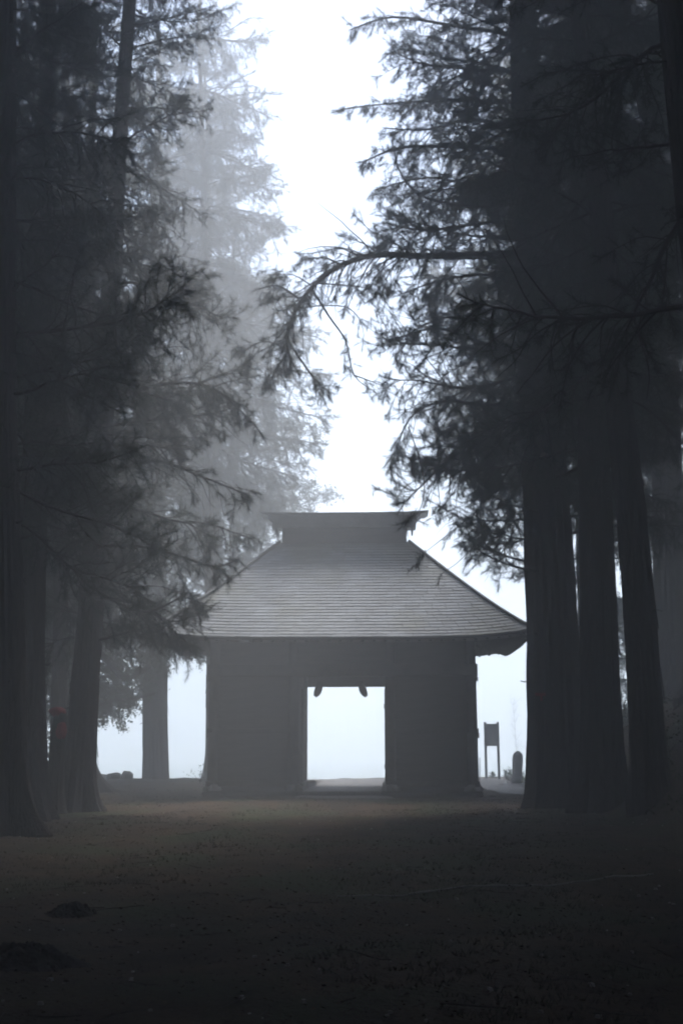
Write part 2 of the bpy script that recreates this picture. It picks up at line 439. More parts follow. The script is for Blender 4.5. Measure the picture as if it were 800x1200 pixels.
for s in (-1, 1):
    b = MB(); b.box((XC + s * 2.03, YR - .2, z1 - .12), (.05, .08, .2)); b.box((XC + s * 2.03, YR + .2, z1 - .12), (.05, .08, .2)); gp('ridge_tab', b, M['ridge'])

# ------------------------------------------------------------------ foliage
def unit(v): return v / (np.linalg.norm(v, axis=-1, keepdims=True) + 1e-9)

def add_blades(mb, pos, dirs, rng, nb, l0, l1, w, spread, mi):
    # needle shoots: tufts of narrow blades round each twig tip
    N = len(pos)
    if N == 0: return
    pos = np.repeat(np.array(pos), nb, 0); d = np.repeat(np.array(dirs), nb, 0)
    rnd_ = unit(rng.normal(size=d.shape)); sp = rng.uniform(.35, spread * 1.5, (len(d), 1))
    bd = unit(d + rnd_ * sp + np.array([0, 0, -.18]))
    L = rng.uniform(l0, l1, (len(d), 1)); side = unit(np.cross(bd, unit(rng.normal(size=d.shape)))) * w
    start = pos - d * rng.uniform(-.02, .24, (len(d), 1))
    A = start - side; B = start + side; T = start + bd * L
    o = len(mb.v); V = np.stack([A, B, T], 1).reshape(-1, 3)
    mb.v.extend(map(tuple, V.tolist())); k = len(d)
    mb.f.extend([(o + 3 * i, o + 3 * i + 1, o + 3 * i + 2) for i in range(k)]); mb.m.extend([mi] * k)

def add_leaves(mb, pos, rng, nl, size, spreadr, mi):
    N = len(pos)
    if N == 0: return
    pos = np.repeat(np.array(pos), nl, 0); pos = pos + rng.normal(size=pos.shape) * spreadr
    k = len(pos); nrm = unit(rng.normal(size=(k, 3)) * .75 + np.array([0, 0, 1.0])); a = unit(np.cross(nrm, unit(rng.normal(size=(k, 3))))); b = np.cross(nrm, a)
    s = rng.uniform(.6, 1.15, (k, 1)) * size
    V = np.stack([pos - a * s, pos + b * s * .55 - nrm * s * .1, pos + a * s, pos - b * s * .55 - nrm * s * .1], 1).reshape(-1, 3)
    o = len(mb.v); mb.v.extend(map(tuple, V.tolist()))
    mb.f.extend([(o + 4 * i, o + 4 * i + 1, o + 4 * i + 2, o + 4 * i + 3) for i in range(k)]); mb.m.extend([mi] * k)

def curve_pts(p0, d, L, n, rng, bend, wig=.08):
    pts = [np.array(p0, float)]; d = unit(np.array(d, float)); st = L / n; dirs = [d]
    for i in range(n):
        t = i / n
        d = unit(d + np.array([0, 0, bend(t)]) / n + rng.normal(size=3) * wig)
        pts.append(pts[-1] + d * st); dirs.append(d)
    return pts, dirs

def bough_on(mb, main, mdir, r0, rng, side_len, start=.15, step=.13, kind='needle', nb=56, tuft=(.07, .24), up=.0, mi=(0, 1), endr=.25, clump=.35, bw=.0026):
    """clothe a main limb (list of points) with side twigs all round it, each ending in sprays of needles"""
    n = len(main) - 1; seg = [np.linalg.norm(main[i + 1] - main[i]) for i in range(n)]; tot = sum(seg)
    mb.tube(main, [r0 * (1 - (1 - endr) * i / n) ** 1.0 for i in range(n + 1)], 6, mi[0])
    cum = np.concatenate([[0], np.cumsum(seg)]); T, D, LP = [], [], []
    s = start * tot; ph = rng.uniform(0, 6.28); off = rng.uniform(0, 50)
    while s < tot:
        i = min(n - 1, int(np.searchsorted(cum, s, 'right') - 1)); f = (s - cum[i]) / seg[i]
        p = main[i] * (1 - f) + main[i + 1] * f; d = unit(main[i + 1] - main[i]); t = s / tot
        a1 = unit(np.cross(d, np.array([.05, .02, 1.0]))); a2 = np.cross(a1, d); ph += 2.4 + rng.uniform(-.6, .6)
        lat = a1 * math.cos(ph) + a2 * math.sin(ph) * .75
        ln = side_len * (math.sin(math.pi * min(1, .18 + t * .80)) ** .8 + .2) * rng.uniform(.3, 1.2)
        dens = .5 + .5 * nz(s * 1.7 + off, 3.3) * 2.2
        dr = unit(d * rng.uniform(.4, 1.0) + lat * rng.uniform(.6, 1.1) + np.array([0, 0, rng.uniform(-.3, .2) + up]))
        k = max(4, int(ln / .18)); pts, dirs = curve_pts(p, dr, ln, k, rng, lambda q: -1.3 + 1.6 * q, .13)
        mb.tube(pts, [max(.0035, .011 * (ln / .9) * (1 - .75 * a / k)) for a in range(k + 1)], 3, mi[0])
        if dens > clump * .8 or rng.random() < .25:
            q = .30 * ln
            while q < ln:
                a = min(k - 1, int(q / ln * k)); fr = q / ln * k - a; pp = pts[a] * (1 - fr) + pts[a + 1] * fr; dd = dirs[a + 1]
                l2 = rng.uniform(.08, .36) * (1.2 - .5 * q / ln); r3 = unit(rng.normal(size=3))
                d2 = unit(dd * .7 + r3 * .9 + np.array([0, 0, -.1])); e = pp + d2 * l2
                mb.tube([pp, e], [.004, .0015], 3, mi[0])
                T.append(e); D.append(d2); LP += [e, pp + d2 * l2 * .45]
                q += rng.uniform(.07, .19)
            T.append(pts[-1]); D.append(dirs[-1]); LP.append(pts[-1])
        s += step * rng.uniform(.5, 1.5)
    T.append(main[-1]); D.append(unit(main[-1] - main[-2]))
    if kind == 'needle': add_blades(mb, T, D, rng, nb, tuft[0], tuft[1], bw, 1.3, mi[1])
    else: add_leaves(mb, LP, rng, nb, .062, .10, mi[1])

BR = {'needle': [], 'leaf': []}
for i in range(9):
    rng = np.random.default_rng(40 + i); mb = MB()
    main, md = curve_pts((0, 0, 0), (1, 0, .05 + .15 * (i % 4)), 4.0, 14, rng, lambda q: -.9 + 1.7 * q, .10)
    bough_on(mb, main, md, .045, rng, 1.15 + .2 * (i % 3), .14, .085)
    BR['needle'].append(mb.mesh('cedar_branch', [M['twig'], M['needle']]))
for i in range(4):
    rng = np.random.default_rng(80 + i); mb = MB()
    main, md = curve_pts((0, 0, 0), (1, 0, .35), 4.0, 10, rng, lambda q: -.5 + .3 * q, .09)
    bough_on(mb, main, md, .05, rng, 1.3, .15, .16, 'leaf', 9)
    BR['leaf'].append(mb.mesh('leafy_branch', [M['twig'], M['leaf']]))

def trunk_mesh(H, r, lean, seed, flare=1.0, bark='bark', lump=1.0, wiggle=.12):
    b = MB(); n = 40; rr = random.Random(seed); zs = [-.5, -.2, 0, .08, .18, .3, .45, .65, .9, 1.2, 1.6, 2.1]
    z = 2.1
    while z < H: z += .55 if z < 14 else 1.5; zs.append(z)
    k1, k2 = rr.random() * 10, rr.random() * 10; lobes = rr.choice([5, 6, 7])
    for z in zs:
        zz = max(0, z); base = r * (1 - .78 * (zz / H) ** .9) / (1 - .78 * (1.3 / H) ** .9)
        fl = flare * math.exp(-zz / .42) * .75 + .22 * flare * math.exp(-zz / 1.5)
        cx = lean[0] * zz + wiggle * nz(zz * .15, k1); cy_ = lean[1] * zz + wiggle * nz(zz * .15, k2)
        for q in range(n):
            a = 2 * math.pi * q / n
            lob = 1 + fl * (.65 + .55 * math.cos(lobes * a + k1 + .2 * zz) + .4 * nz(math.cos(a) * 2 + k1, math.sin(a) * 2, zz * .3))
            rid = 1 + .075 * nz(a * 6, zz * .25, k2) * 1.6 + .045 * (q % 2) * (1 + nz(q, zz * .4, k1)) + .05 * lump * nz(math.cos(a) * 2, math.sin(a) * 2, zz * .9 + k2)
            R_ = base * lob * rid
            b.v.append((cx + math.cos(a) * R_, cy_ + math.sin(a) * R_, z))
    for j in range(len(zs) - 1):
        for q in range(n): b.f.append((j * n + q, j * n + (q + 1) % n, (j + 1) * n + (q + 1) % n, (j + 1) * n + q)); b.m.append(0)
    o = len(b.v)
    # loose bark strips standing off the trunk
    for k in range(150):
        z0 = rr.uniform(.3, min(14, H - 1)); a = rr.uniform(0, 2 * math.pi); ln = rr.uniform(.2, .9); w = rr.uniform(.015, .04)
        base = lambda z: r * (1 - .78 * (z / H) ** .9) / (1 - .78 * (1.3 / H) ** .9) * (1 + .05)
        def P(z, da, off): 
            fl = flare * math.exp(-z / .42) * .75 + .22 * flare * math.exp(-z / 1.5)
            R_ = base(z) * (1 + fl * .6) + off
            return Vector((lean[0] * z + wiggle * nz(z * .15, k1) + math.cos(a + da) * R_, lean[1] * z + wiggle * nz(z * .15, k2) + math.sin(a + da) * R_, z))
        da = w / r; lo = rr.uniform(.0, .05)
        b.add([P(z0, -da, lo), P(z0, da, lo), P(z0 + ln, da, .01), P(z0 + ln, -da, .01), P(z0, -da, lo - .03), P(z0, da, lo - .03)], [(0, 1, 2, 3), (4, 5, 1, 0)])
    for k in range(14):      # dead stubs
        z0 = rr.uniform(1.6, 11); a = rr.uniform(0, 6.28); R_ = r * (1 - .78 * (z0 / H) ** .9) * 1.05; L = rr.uniform(.05, .2); q = rr.uniform(.012, .03)
        c0 = Vector((lean[0] * z0 + wiggle * nz(z0 * .15, k1), lean[1] * z0 + wiggle * nz(z0 * .15, k2), z0)); dv = Vector((math.cos(a), math.sin(a), rr.uniform(-.4, .3)))
        b.tube([c0 + dv * R_ * .8, c0 + dv * (R_ + L * .5), c0 + dv * (R_ + L) + Vector((0, 0, rr.uniform(-.08, .05)))], [q * 1.3, q, q * .6], 5, cap=True)
    return b.mesh('trunk', [M[bark]])

def tree(name, label, cat, px, Y, d, p2, H=30, h0=4, Rc=4, nbr=80, kind='needle', seed=0, flare=1.0, group=None, azbias=(-math.pi / 2, 1.0, .4), lowlen=1.0, topr=.25, gap=None):
    base = at(px, 900, Y); bx, by = base.x, Y; bz = gz(bx, by)
    q = at(p2[0], p2[1], Y); lean = ((q.x - bx) / (q.z - bz), 0.0)
    t = link(name, None, None, (bx, by, bz)); tag(t, label, cat, group or ('cedars standing round the gate' if kind == 'needle' else 'broad leaved trees in the fog'))
    tr = link('trunk', trunk_mesh(H, d / 2, lean, seed, flare), t)
    cr = link('crown', None, t)
    rr = random.Random(seed * 7 + 1); nbr = int(nbr * 2.3)
    for k in range(nbr):
        u = (k + rr.random()) / nbr; h = h0 + (H - h0) * (u ** .92); v = (h - h0) / (H - h0)
        az = k * 2.39996 + rr.uniform(-.5, .5)
        L = Rc * ((1 - v) ** .55 * (1 - topr) + topr * (1 - v * .6)) * rr.uniform(.45, 1.12)
        if v < .12: L *= lowlen
        if azbias:
            az0, wd, mul = azbias
            if math.cos(az - az0) > math.cos(wd): L *= mul
        o = link('branch', rr.choice(BR[kind]), cr)
        s = L / 4.0; o.scale = (s, s * rr.uniform(.85, 1.2) ** 1, s)
        if s < .75: o.scale = (s, s * 1.15, s * 1.1)
        pit = (-.06 + .42 * v + rr.uniform(-.38, .36)) if kind == 'needle' else rr.uniform(-.15, .3)
        o.rotation_euler = (rr.uniform(-3.1, 3.1) if (kind == 'needle' and rr.random() < .35) else rr.uniform(-.6, .6), -pit, az)
        rad = d / 2 * (1 - .75 * h / H) * .6
        o.location = (lean[0] * h + math.cos(az) * rad, lean[1] * h + math.sin(az) * rad, h)
    return t, tr, cr, lean

T = {}
T['A'] = tree('cedar_tree', 'dark cedar trunk cut by the left edge of the picture, nearest of the left row', 'cedar tree', 2, 18, .74, (2, 300), 29, 5.0, 3.3, 80, seed=1)
T['B'] = tree('cedar_tree', 'second cedar from the left edge, thick dark trunk leaning slightly right', 'cedar tree', 36, 22, .60, (48, 330), 30, 5.2, 3.3, 80, seed=2)
T['C'] = tree('cedar_tree', 'thin greyer cedar directly behind the broken trunk with the red cloth', 'cedar tree', 69, 30, .40, (72, 500), 29, 7, 3.4, 60, seed=3)
T['D'] = tree('cedar_tree', 'cedar with clear bare lower trunk, the one of the left group nearest the gate', 'cedar tree', 92, 25, .62, (128, 350), 31, 3.6, 4.0, 92, seed=4, lowlen=.62, azbias=(-math.pi / 2, 1.15, .22))
T['N'] = tree('cedar_tree', 'cedar hidden behind the left group, its wide root flare sloping down to the rocks', 'cedar tree', 97, 34, .60, (103, 500), 29, 6, 4.0, 36, seed=5, flare=2.6)
T['E'] = tree('cedar_tree', 'pale fogged straight trunk standing alone between the rocks and the gate wall', 'cedar tree', 183, 43.5, .95, (184, 400), 32, 5.6, 6.2, 75, seed=6, flare=.08)
T['F'] = tree('cedar_tree', 'thickest cedar, right beside the gate roof and hiding its corner', 'cedar tree', 654, 26, 1.24, (616, 100), 32, 5.4, 4.5, 110, seed=7, flare=.32, lowlen=.6)
T['G'] = tree('cedar_tree', 'middle cedar of the right group, just right of the thickest trunk', 'cedar tree', 706, 24, .80, (684, 300), 31, 7.0, 3.6, 80, seed=8, flare=.7)
T['H'] = tree('cedar_tree', 'third cedar of the right group, beside the narrow strip of light', 'cedar tree', 766, 21, .60, (718, 400), 30, 7.5, 3.4, 76, seed=9, flare=.45)
T['I'] = tree('cedar_tree', 'faint grey cedar trunk behind the mossy bank at the right edge', 'cedar tree', 792, 33, 1.05, (776, 400), 31, 9, 4.0, 60, seed=10)
T['J'] = tree('cedar_tree', 'near black cedar leaning in along the upper right edge', 'cedar tree', 905, 12.5, .78, (812, 100), 29, 6.0, 3.2, 42, seed=11)
T['K'] = tree('broadleaf_tree', 'pale broad leaved tree fading into fog behind the left end of the roof', 'tree', 278, 52, .6, (272, 300), 29, 8, 6.0, 30, 'leaf', seed=12)
T['O'] = tree('cedar_tree', 'background cedar seen in the gap left of the broken trunk with red cloth', 'cedar tree', 34, 37, .6, (40, 400), 30, 6, 4.4, 70, seed=13)
T['P'] = tree('cedar_tree', 'background cedar behind the middle of the right group', 'cedar tree', 688, 37, .7, (684, 400), 31, 7, 4.8, 100, seed=14)
T['Q'] = tree('broadleaf_tree', 'low leafy tree behind the left trunks, its boughs hanging beside the pale trunk', 'tree', 90, 39.5, .26, (88, 700), 13, 2.2, 5.8, 64, 'leaf', seed=15)
T['S'] = tree('cedar_tree', 'background cedar whose boughs fill the upper left corner', 'cedar tree', -45, 27, .7, (-35, 300), 30, 6, 4.6, 75, seed=16)
T['U'] = tree('cedar_tree', 'background cedar whose boughs fill the upper right corner', 'cedar tree', 838, 27, .8, (812, 300), 31, 8, 4.6, 90, seed=17)
T['V'] = tree('cedar_tree', 'fog pale cedar crown showing high above the left end of the roof', 'cedar tree', 262, 48, .6, (246, 300), 33, 9.5, 5.6, 50, seed=18, topr=.85)
T['V2'] = tree('cedar_tree', 'hazy cedar crown bordering the left side of the white sky gap at the top', 'cedar tree', 251, 41, .5, (240, 300), 33, 15, 4.3, 48, seed=25, topr=.9)
T['W'] = tree('cedar_tree', 'fog pale cedar crown spreading left behind the thickest trunk', 'cedar tree', 652, 46, .6, (640, 300), 33, 14, 6.4, 100, seed=19, topr=.85)
T['X'] = tree('broadleaf_tree', 'low leafy tree filling the gap between the two leftmost trunks', 'tree', 14, 41, .28, (16, 700), 13, 1.2, 4.6, 46, 'leaf', seed=20)
T['Y'] = tree('broadleaf_tree', 'low leafy tree behind the narrow gap between the right trunks', 'tree', 775, 42, .28, (775, 700), 14, 1.5, 3.7, 50, 'leaf', seed=21)
T['Z'] = tree('broadleaf_tree', 'low leafy tree at the extreme right behind the mossy bank', 'tree', 880, 40, .28, (880, 700), 14, 1.5, 4.8, 50, 'leaf', seed=22)

def hero(parent_key, name, pts_px, Y, r0, side_len, seed, mats=('twig', 'needle'), step=.12, start=.15, nb=56, Ys=None, endr=.25):
    """a branch traced along picture points at its real distance"""
    t, tr, cr, lean = T[parent_key]; rng = np.random.default_rng(seed); P = []
    ctrl = [at(x, y, (Ys[i] if Ys else Y)) for i, (x, y) in enumerate(pts_px)]
    o3 = Vector(t.location)
    for i in range(len(ctrl) - 1):
        p0, p1, p2, p3 = ctrl[max(0, i - 1)], ctrl[i], ctrl[i + 1], ctrl[min(len(ctrl) - 1, i + 2)]
        for k in range(4):
            u = k / 4
            P.append(np.array((.5 * ((2 * p1) + (p2 - p0) * u + (2 * p0 - 5 * p1 + 4 * p2 - p3) * u * u + (3 * p1 - p0 - 3 * p2 + p3) * u ** 3)) - o3))
    P.append(np.array(ctrl[-1] - o3)); mb = MB()
    bough_on(mb, P, None, r0, rng, side_len * 1.15, start, step * .75, 'needle', nb, endr=endr)
    return link(name, mb.mesh(name, [M[mats[0]], M[mats[1]]], ), cr)
def bare(parent_key, name, pts_px, Y, r0, r1, mat='twig', n=5):
    t, tr, cr, lean = T[parent_key]; o3 = Vector(t.location); ctrl = [at(x, y, Y) for x, y in pts_px]; P = []
    for i in range(len(ctrl) - 1):
        p0, p1, p2, p3 = ctrl[max(0, i - 1)], ctrl[i], ctrl[i + 1], ctrl[min(len(ctrl) - 1, i + 2)]
        for k in range(4):
            u = k / 4
            P.append((.5 * ((2 * p1) + (p2 - p0) * u + (2 * p0 - 5 * p1 + 4 * p2 - p3) * u * u + (3 * p1 - p0 - 3 * p2 + p3) * u ** 3)) - o3)
    P.append(ctrl[-1] - o3); k = len(P) - 1
    mb = MB(); mb.tube(P, [r0 + (r1 - r0) * i / k for i in range(k + 1)], n); return link(name, mb.mesh(name, [M[mat]]), cr)

YH = 25.2
b0 = hero('F', 'branch', [(625, 296), (560, 299), (500, 300), (440, 299), (400, 311), (370, 332), (345, 366), (336, 400), (341, 425)], YH, .095, 1.3, 501, step=.07, start=.3, endr=.35)
b0['label'] = 'long bare limb arching left over the gate'
hero('F', 'branch', [(365, 338), (385, 370), (405, 400), (415, 440), (440, 460)], YH, .03, .45, 521, step=.2, start=.45)
hero('F', 'branch', [(345, 362), (380, 358), (410, 362), (425, 385), (424, 410)], YH, .02, .4, 522, step=.3, start=.35)
hero('F', 'branch', [(372, 332), (410, 335), (440, 341), (458, 362)], YH, .02, .45, 523, step=.25, start=.35)
hero('F', 'branch', [(342, 405), (325, 430), (315, 450)], YH, .03, .5, 503, step=.1)
hero('F', 'branch', [(345, 410), (365, 440), (385, 460)], YH, .03, .55, 504, step=.12)
hero('F', 'branch', [(415, 440), (430, 445), (455, 455)], YH, .02, .45, 505, step=.12)
hero('F', 'branch', [(350, 350), (325, 335), (300, 340)], YH, .03, .6, 506, step=.1)
hero('F', 'branch', [(400, 311), (380, 302), (355, 305)], YH, .03, .5, 507, step=.1)
hero('F', 'branch', [(620, 235), (560, 242), (500, 232), (470, 205), (459, 165)], 25.6, .05, .35, 508, step=.3, start=.3)
hero('F', 'branch', [(600, 175), (540, 172), (470, 173), (425, 190)], 24.8, .06, .8, 509, step=.1, start=.2)
hero('F', 'branch', [(605, 120), (540, 118), (470, 120), (400, 128)], 26.5, .05, .6, 510, step=.14, start=.2)
hero('F', 'branch', [(600, 40), (530, 30), (460, 20), (410, 35)], 27, .06, .7, 511, step=.12, start=.2)
hero('F', 'branch', [(625, 470), (570, 475), (520, 470), (480, 490), (460, 540)], 25.2, .045, .85, 512, step=.11, start=.1)
hero('F', 'branch', [(625, 420), (560, 400), (510, 385), (455, 400)], 24.8, .05, .9, 513, step=.1, start=.1)
hero('F', 'branch', [(630, 670), (590, 660), (555, 640), (545, 610)], 25, .03, .5, 514, step=.12, start=.1)
hero('F', 'branch', [(630, 600), (595, 590), (565, 575), (548, 555)], 25, .03, .6, 515, step=.12, start=.1)
bare('F', 'branch', [(478, 500), (492, 540), (497, 575), (490, 600), (477, 612)], 23, .014, .006, 'red_twig', 4)
hero('F', 'branch', [(488, 600), (480, 607), (474, 612)], 23, .006, .16, 517, step=.06)
hero('F', 'branch', [(486, 525), (484, 535), (483, 545)], 23, .006, .10, 518, ('red_twig', 'dead_needle'), step=.05)
hero('F', 'branch', [(545, 610), (520, 630), (495, 650), (488, 662)], 22.5, .01, .22, 519, step=.2, start=.8)
hero('F', 'branch', [(555, 640), (535, 660), (518, 672), (513, 684)], 22.5, .01, .22, 520, step=.2, start=.8)
hero('F', 'branch', [(445, 299), (425, 285), (398, 276)], YH, .02, .6, 561, step=.1, start=.2)
hero('F', 'branch', [(490, 300), (472, 278), (450, 262)], YH, .02, .7, 562, step=.1, start=.2)
hero('F', 'branch', [(470, 300), (455, 322), (440, 345)], YH, .02, .6, 563, step=.1, start=.2)
hero('F', 'branch', [(365, 335), (343, 322), (318, 322)], YH, .02, .6, 564, step=.1, start=.2)
hero('F', 'branch', [(540, 300), (520, 325), (500, 350)], YH, .02, .7, 565, step=.1, start=.2)
hero('F', 'branch', [(338, 410), (310, 400), (285, 412)], YH, .02, .7, 566, step=.1, start=.2)
hero('F', 'branch', [(610, 330), (560, 322), (510, 330), (470, 345)], 26.3, .05, 1.0, 541, step=.1, start=.2)
hero('F', 'branch', [(610, 260), (560, 262), (500, 270), (455, 262)], 24.6, .05, 1.0, 542, step=.1, start=.25)
hero('F', 'branch', [(605, 150), (550, 140), (500, 152), (450, 150)], 25.3, .05, 1.1, 543, step=.09, start=.2)
hero('F', 'branch', [(605, 85), (545, 80), (495, 75), (460, 60)], 25.0, .05, 1.1, 544, step=.09, start=.2)
hero('F', 'branch', [(600, 205), (550, 215), (500, 208), (440, 222)], 26.6, .05, 1.0, 545, step=.1, start=.2)
hero('F', 'branch', [(620, 510), (580, 520), (540, 515), (505, 540)], 24.9, .05, .9, 546, step=.09, start=.15)
hero('F', 'branch', [(615, 370), (565, 375), (520, 372), (480, 390)], 25.0, .05, 1.0, 547, step=.09, start=.15)
# boughs of the left group that sweep over the roof corner
hero('D', 'branch', [(112, 640), (160, 640), (205, 650), (250, 664), (280, 655)], 24.2, .045, .6, 530, step=.1, start=.15)
hero('D', 'branch', [(108, 700), (150, 705), (185, 722), (210, 745), (228, 758)], 24.2, .045, .7, 531, step=.1, start=.15)
hero('D', 'branch', [(110, 690), (150, 712), (180, 716), (215, 700), (240, 712)], 23.6, .035, .75, 532, step=.11, start=.3)
hero('D', 'branch', [(120, 560), (180, 540), (240, 560), (290, 580)], 24, .05, .9, 533, step=.11, start=.2)
hero('D', 'branch', [(122, 470), (190, 450), (250, 455), (300, 500)], 24, .05, .9, 534, step=.12, start=.2)
for q, (y0, xe, ye) in enumerate([(60, 300, 50), (120, 312, 135), (190, 318, 205), (260, 330, 265), (330, 345, 350), (370, 372, 395), (420, 385, 440), (450, 378, 490), (500, 372, 520), (530, 350, 560), (560, 310, 590)]):
    hero('E', 'branch', [(190, y0), (235, y0 - 14), (280, (y0 + ye) / 2 - 6), (xe, ye)], 41.5 - .25 * (q % 4), .08, 1.7, 600 + q, step=.09, start=.15)
bare('E', 'branch', [(176, 780), (150, 795), (132, 782), (112, 758)], 38, .09, .14)
bare('E', 'branch', [(182, 812), (160, 818), (130, 822), (105, 832), (90, 836)], 39, .05, .06)
bare('E', 'branch', [(155, 816), (161, 832)], 39, .03, .02)
bare('E', 'branch', [(130, 822), (126, 840)], 39, .02, .01)
# pale scar and dark stub on the thick trunk
mb = MB(); s0 = at(633, 541, 26); rt = .5
o3 = Vector(T['F'][0].location)
c = s0 - o3; mb.tube([(c.x, -.40, c.z), (c.x + .02, -.56, c.z - .03)], [.16, .1], 9, cap=True)
sc_o = link('branch_stub', mb.mesh('branch_stub', [M['cut']]), T['F'][0]); sc_o.scale = (1, 1, 1)

# red cloth round the slim left stump-like trunk
def cedar_stump():
    Y = 24.0; b = at(64, 900, Y); z0 = gz(b.x, Y); t = link('broken_trunk', None, None, (b.x, Y, z0))
    tag(t, 'short broken trunk with red cloth, left of the bare cedar of the left group', 'tree stump')
    me = MB(); H = at(64, 836, Y).z - z0; n = 20; zs = [-.3, 0, .1, .25, .5, .9, 1.3, 1.7, H - .2, H - .06, H]
    rr = random.Random(5)
    for i, z in enumerate(zs):
        r = .16 + .16 * math.exp(-max(0, z) / .35)
        if i == len(zs) - 2: r *= .85
        if i == len(zs) - 1: r *= .45
        for q in range(n):
            a = 2 * math.pi * q / n; k = 1 + .12 * nz(math.cos(a) * 2, math.sin(a) * 2, z) + .04 * (q % 2)
            me.v.append((math.cos(a) * r * k + .04 * z, math.sin(a) * r * k, z + (.06 * nz(q, 1.3) if i > 7 else 0)))
    for j in range(len(zs) - 1):
        for q in range(n): me.f.append((j * n + q, j * n + (q + 1) % n, (j + 1) * n + (q + 1) % n, (j + 1) * n + q)); me.m.append(0)
    me.f.append(tuple((len(zs) - 1) * n + q for q in range(n))); me.m.append(0)
    link('trunk', me.mesh('trunk', [M['bark']]), t)
    return t, H
st, SH = cedar_stump()
def cloth(name, label, centre, rx, ry, rz, seed):
    b = MB(); n, m_ = 22, 12
    for j in range(m_ + 1):
        for i in range(n):
            a = 2 * math.pi * i / n; ph_ = -math.pi / 2 + math.pi * j / m_
            k = 1 + .16 * math.sin(a * 5 + seed) * math.cos(ph_) + .22 * nz(math.cos(a) * 2 + seed, math.sin(a) * 2, ph_ * 1.5)
            b.v.append((math.cos(a) * math.cos(ph_) * rx * k, math.sin(a) * math.cos(ph_) * ry * k, math.sin(ph_) * rz * k))
    for j in range(m_):
        for i in range(n): b.f.append((j * n + i, j * n + (i + 1) % n, (j + 1) * n + (i + 1) % n, (j + 1) * n + i)); b.m.append(0)
    o = b.build(name, M['red'], smooth=True, loc=centre); return tag(o, label, 'cloth', 'red cloths on the broken trunk')
c = at(66, 834, 23.9); cloth('red_cloth', 'red cloth capping the top of the broken trunk', (c.x, 24.0, c.z), .17, .17, .10, 1)
c = at(73, 856, 23.9); cloth('red_cloth', 'red cloth hanging knotted below the red cap on the broken trunk', (c.x, 23.86, c.z), .11, .1, .17, 2)
# faint red tape on the thickest trunk
c = at(628, 815, 26); mb = MB()
mb.bevbox((0, 0, 0), (.24, .012, .07), .004); mb.bevbox((.02, .0, -.09), (.05, .01, .12), .004)
o = mb.build('red_tape', M['red'], loc=(c.x, 25.33, c.z)); tag(o, 'faint strip of red tape on the thickest trunk', 'tape')

# ------------------------------------------------------------------ things beyond and beside the gate
def notice_board():
    Y = 43; a, c = at(569.5, 911, Y), at(584.5, 911, Y); mid = (a + c) / 2; z0 = gz(mid.x, Y)
    t = link('notice_board', None, None, (mid.x, Y, z0)); t.rotation_euler = (0, 0, R(-14))
    tag(t, 'small notice board on two posts right of the gate', 'sign')
    hw = (c.x - a.x) / 2; top = at(577, 846, Y).z - z0; pan_t = at(577, 848.5, Y).z - z0; pan_b = at(577, 874, Y).z - z0
    for s in (-1, 1):
        b = MB(); b.bevbox((s * hw, 0, top / 2 - .1), (.09, .09, top + .2), .012); b.build('post', M['board'], t)
    b = MB(); b.bevbox((0, 0, (pan_t + pan_b) / 2), (2 * hw - .08, .04, pan_t - pan_b), .01); p = b.build('panel', M['board'], t)
    for zz in (pan_t - .02, pan_b + .02):
        b = MB(); b.bevbox((0, -.003, zz), (2 * hw - .1, .062, .06), .01); b.build('frame_rail', M['board'], t)
notice_board()
def stone_marker():
    Y = 41; a = at(605, 908, Y); z0 = gz(a.x, Y); b = MB(); H = at(605, 880, Y).z - z0
    n = 18; zs = [-.15, 0, .1, .4, .7, .85, .93, .98, 1.0]; ws = [1.05, 1.05, .98, .95, 1.0, .93, .72, .42, .1]
    for z, w in zip(zs, ws):
        for q in range(n):
            an = 2 * math.pi * q / n; k = 1 + .09 * nz(math.cos(an) * 2, math.sin(an) * 2, z * 3)
            b.v.append((math.cos(an) * .19 * w * k + .07 * z, math.sin(an) * .14 * w * k, z * H))
    for j in range(len(zs) - 1):
        for q in range(n): b.f.append((j * n + q, j * n + (q + 1) % n, (j + 1) * n + (q + 1) % n, (j + 1) * n + q)); b.m.append(0)
    b.f.append(tuple((len(zs) - 1) * n + q for q in range(n))); b.m.append(0)
    o = b.build('stone_marker', M['stone'], smooth=True, loc=(a.x, Y, z0)); tag(o, 'round headed upright stone between the notice board and the thickest trunk', 'stone')
stone_marker()
def rock(name, px, Y, rx, ry, rz, seed, label, cat='rock', mat='stone', sink=.25, low=16, py=905):
    a = at(px, py, Y); b = MB(); n, m_ = low, low // 2
    for j in range(m_ + 1):
        ph_ = -math.pi / 2 + math.pi * j / m_
        for i in range(n):
            an = 2 * math.pi * i / n; d = Vector((math.cos(an) * math.cos(ph_), math.sin(an) * math.cos(ph_), math.sin(ph_)))
            k = 1 + .35 * mn.noise(d * 1.4 + Vector((seed, 0, 0))) + .12 * mn.noise(d * 4 + Vector((seed, 0, 0)))
            b.v.append((d.x * rx * k, d.y * ry * k, d.z * rz * k + rz * (1 - 2 * sink)))
    for j in range(m_):
        for i in range(n): b.f.append((j * n + i, j * n + (i + 1) % n, (j + 1) * n + (i + 1) % n, (j + 1) * n + i)); b.m.append(0)
    o = b.build(name, M[mat], smooth=True, loc=(a.x, Y, gz(a.x, Y))); return tag(o, label, cat, 'low rocks by the pale trunk')
rock('rock', 134, 42.5, .34, .3, .17, 3, 'left of two low rocks at the foot of the pale trunk')
rock('rock', 149, 42.2, .24, .3, .19, 8, 'right of two low rocks at the foot of the pale trunk')
